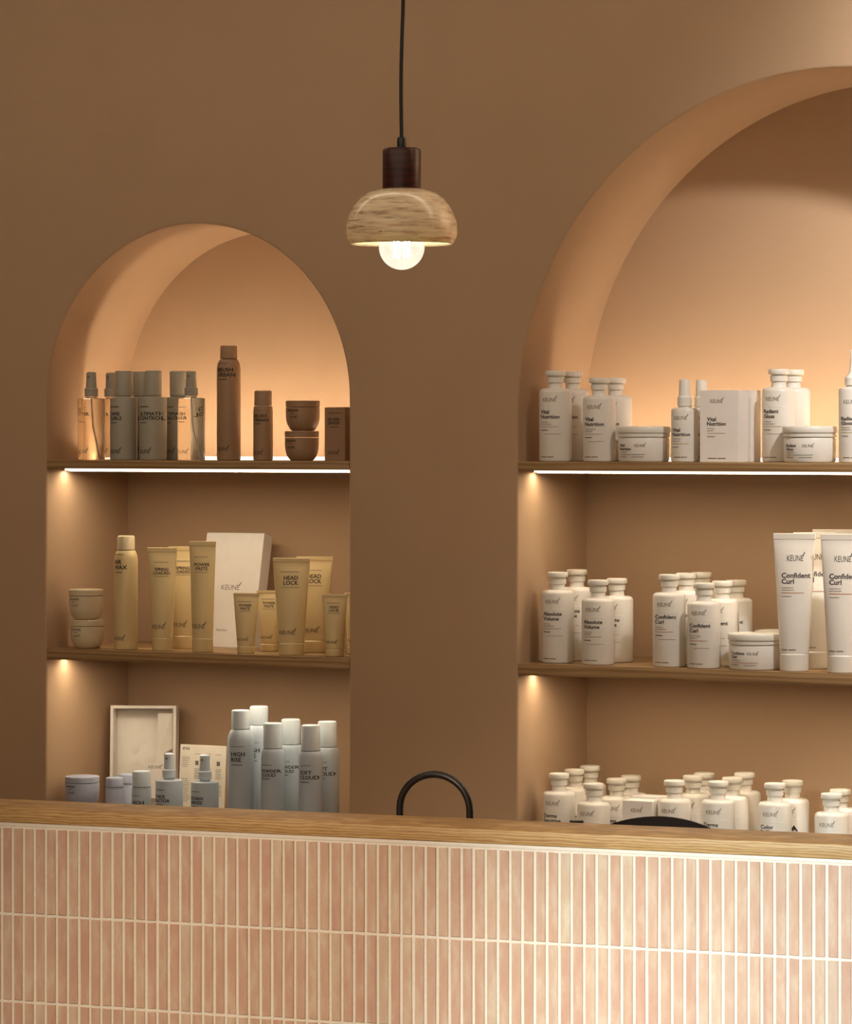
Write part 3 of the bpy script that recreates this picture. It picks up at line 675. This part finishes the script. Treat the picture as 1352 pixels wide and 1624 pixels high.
bottle(1070, .060, ZCC, HB-.003, DS, 2, 'tall white bottle in front, right of the small cartons', G)
bottle(1100, .146, ZCC, HB-.001, DS, 2, 'second of three white bottles in line right of the small cartons', G)
bottle(1117.5, .222, ZCC, HB-.002, DS, 2, 'rearmost of three white bottles in line right of the small cartons', G)
bottle(1139.5, .042, ZCC, HB+.001, DS, 2, 'white bottle in front above the end of the black chair back', G)
bottle(1162.5, .118, ZCC, HB+.002, DS, 2, 'second white bottle of the line right above the black chair end', G)
bottle(1181.5, .190, ZCC, HB+.005, DS, 2, 'rearmost white bottle of the line right above the black chair end', G)
bottle(1229.5, .045, ZCC, HB+.002, CO, 1, 'white bottle in front, second from the right on the bottom shelf', G)
tri = bottle(1257.5, .125, ZCC, HB+.001, CO, 1, 'white bottle behind with a small black triangle printed on it', G)
V = [(-.0010, 0, .0835), (.0150, 0, .0835), (.0075, 0, .0955)]
obj('triangle_mark', mk('triangle_mark', [(x, -sqrt((RB+.0007)**2-x*x), z) for x, _, z in V], [(0, 1, 2)], 'ink'), tri)
bottle(1319.5, .040, ZCC, HS+.003, CO, 1, 'short white bottle in front at the right end of the bottom shelf', G)
bottle(1333.5, .116, ZCC, HS+.0035, CO, 1, 'short white bottle behind at the right end of the bottom shelf', G)

# ------------------------------------------------------------------ things behind the counter
def cpos(u, yl):
    """world point at column u on the line yl metres behind the counter face"""
    ox, oy = Q[0]-sin(PHI)*yl, Q[1]+cos(PHI)*yl; dx, dy = cos(PHI), sin(PHI)
    k = (u-676)/FPX; ex, ey = CF[0]+CR[0]*k, CF[1]+CR[1]*k
    det = dx*(-ey)+dy*ex; s = ((CC[0]-ox)*(-ey)+(CC[1]-oy)*ex)/det
    return ox+dx*s, oy+dy*s
a = cpos(634.5, .30); b_ = cpos(745.5, .30)
hx, hy = (a[0]+b_[0])/2, (a[1]+b_[1])/2; s_ = px(hx, hy); rad = sqrt((a[0]-b_[0])**2+(a[1]-b_[1])**2)/2
rv = (745.5-634.5)/2/s_
ztp = EYE-(1228-HOR)/s_
tp = thing('gooseneck_tap', 'black gooseneck tap arching up behind the counter', 'tap', (b_[0], b_[1], .75), math.atan2(b_[1]-a[1], b_[0]-a[0]))
zc_ = ztp-rv-.75
pts = [(0, 0, .03)]+[(0, 0, zc_*i/5) for i in range(1, 5)]+[(-rad+rad*cos(g), 0, zc_+rv*sin(g)) for g in [pi*i/20 for i in range(21)]]+[(-2*rad, 0, zc_-.05), (-2*rad, 0, zc_-.10)]
obj('spout', tube('spout', pts, .0062, 'black', 14), tp)
obj('base', lathe('base', [(.026, 0), (.026, .004), (.016, .008), (.016, .05), (.012, .055)], 'black', 24), tp)
obj('lever', tube('lever', [(.012, 0, .035), (.03, -.02, .05), (.045, -.04, .07)], .004, 'black', 8), tp)
# desk chair, only the crown of its back clears the ledge
yc = .62; ca_ = cpos(1047, yc); sc_ = px(*ca_)
ztop = EYE-(1297.5-HOR)/sc_
ch = thing('desk_chair', 'black padded desk chair, only the curved top of its back above the counter', 'chair', (ca_[0], ca_[1], 0), TH*.6)
V = []; Fc = []; nu, nv = 22, 10; hw = .108
for side in (0, 1):
    for j in range(nv+1):
        for i in range(nu+1):
            t_ = -1+2*i/nu; g = j/nv
            crown = ztop-.0165*abs(t_)**2.2-.004*max(0, t_)
            z = .56+(crown-.56)*g; bul = .030*(1-t_*t_)*(1-(2*g-1)**4)+.006
            wd = hw*(.92+.08*sin(g*pi))*1.0
            V.append((t_*wd*(1 if g > .0 else 1), (-bul if side == 0 else bul*.6)+.03*g+.03*t_*t_*-1, z))
nn = (nu+1)*(nv+1)
for j in range(nv):
    for i in range(nu):
        k = j*(nu+1)+i; Fc.append((k, k+1, k+nu+2, k+nu+1)); Fc.append((nn+k, nn+k+nu+1, nn+k+nu+2, nn+k+1))
for i in range(nu):
    k = nv*(nu+1)+i; Fc.append((k, k+1, nn+k+1, nn+k)); Fc.append((i, nn+i, nn+i+1, i+1))
for j in range(nv):
    k = j*(nu+1); Fc.append((k, k+nu+1, nn+k+nu+1, nn+k)); k += nu; Fc.append((k, nn+k, nn+k+nu+1, k+nu+1))
obj('backrest', mk('backrest', V, Fc, 'black_leather', smooth=60), ch)
obj('seat', rounded_box('seat', .40, .38, .07, 'black_leather', .02, 3, (0, -.20+.4, .46)), ch)
obj('back_post', tube('back_post', [(0, .02, .66), (0, .06, .52), (0, .12, .425), (0, .2, .42)], .016, 'black', 10), ch)
obj('column', lathe('column', [(.03, .06), (.03, .25), (.022, .25), (.022, .43)], 'chrome', 20), ch).location = (0, .2, 0)
for k in range(5):
    g = 2*pi*k/5+.3
    obj('leg', tube('leg', [(0, .2, .085), (.20*cos(g), .2+.20*sin(g), .06)], .014, 'black', 8), ch)
    obj('castor', lathe('castor', [(.012, 0), (.022, .006), (.024, .025), (.018, .05)], 'black', 16), ch).location = (.20*cos(g), .2+.20*sin(g), 0)
bxp = cpos(915, .22); sb = px(*bxp); hb_ = EYE-(1300.5-HOR)/sb-.75
bt = thing('slim_flask', 'small flat black lid peeping over the ledge left of the chair back', 'flask', (bxp[0], bxp[1], .75))
obj('body', lathe('body', [(.030, 0), (.032, .003), (.032, hb_-.06), (.028, hb_-.045), (.0115, hb_-.03), (.0115, hb_-.02)], 'black', 28), bt)
obj('lid', lathe('lid', [(.0110, hb_-.0195), (.0118, hb_-.019), (.0118, hb_-.001), (.0108, hb_)], 'black', 24), bt)
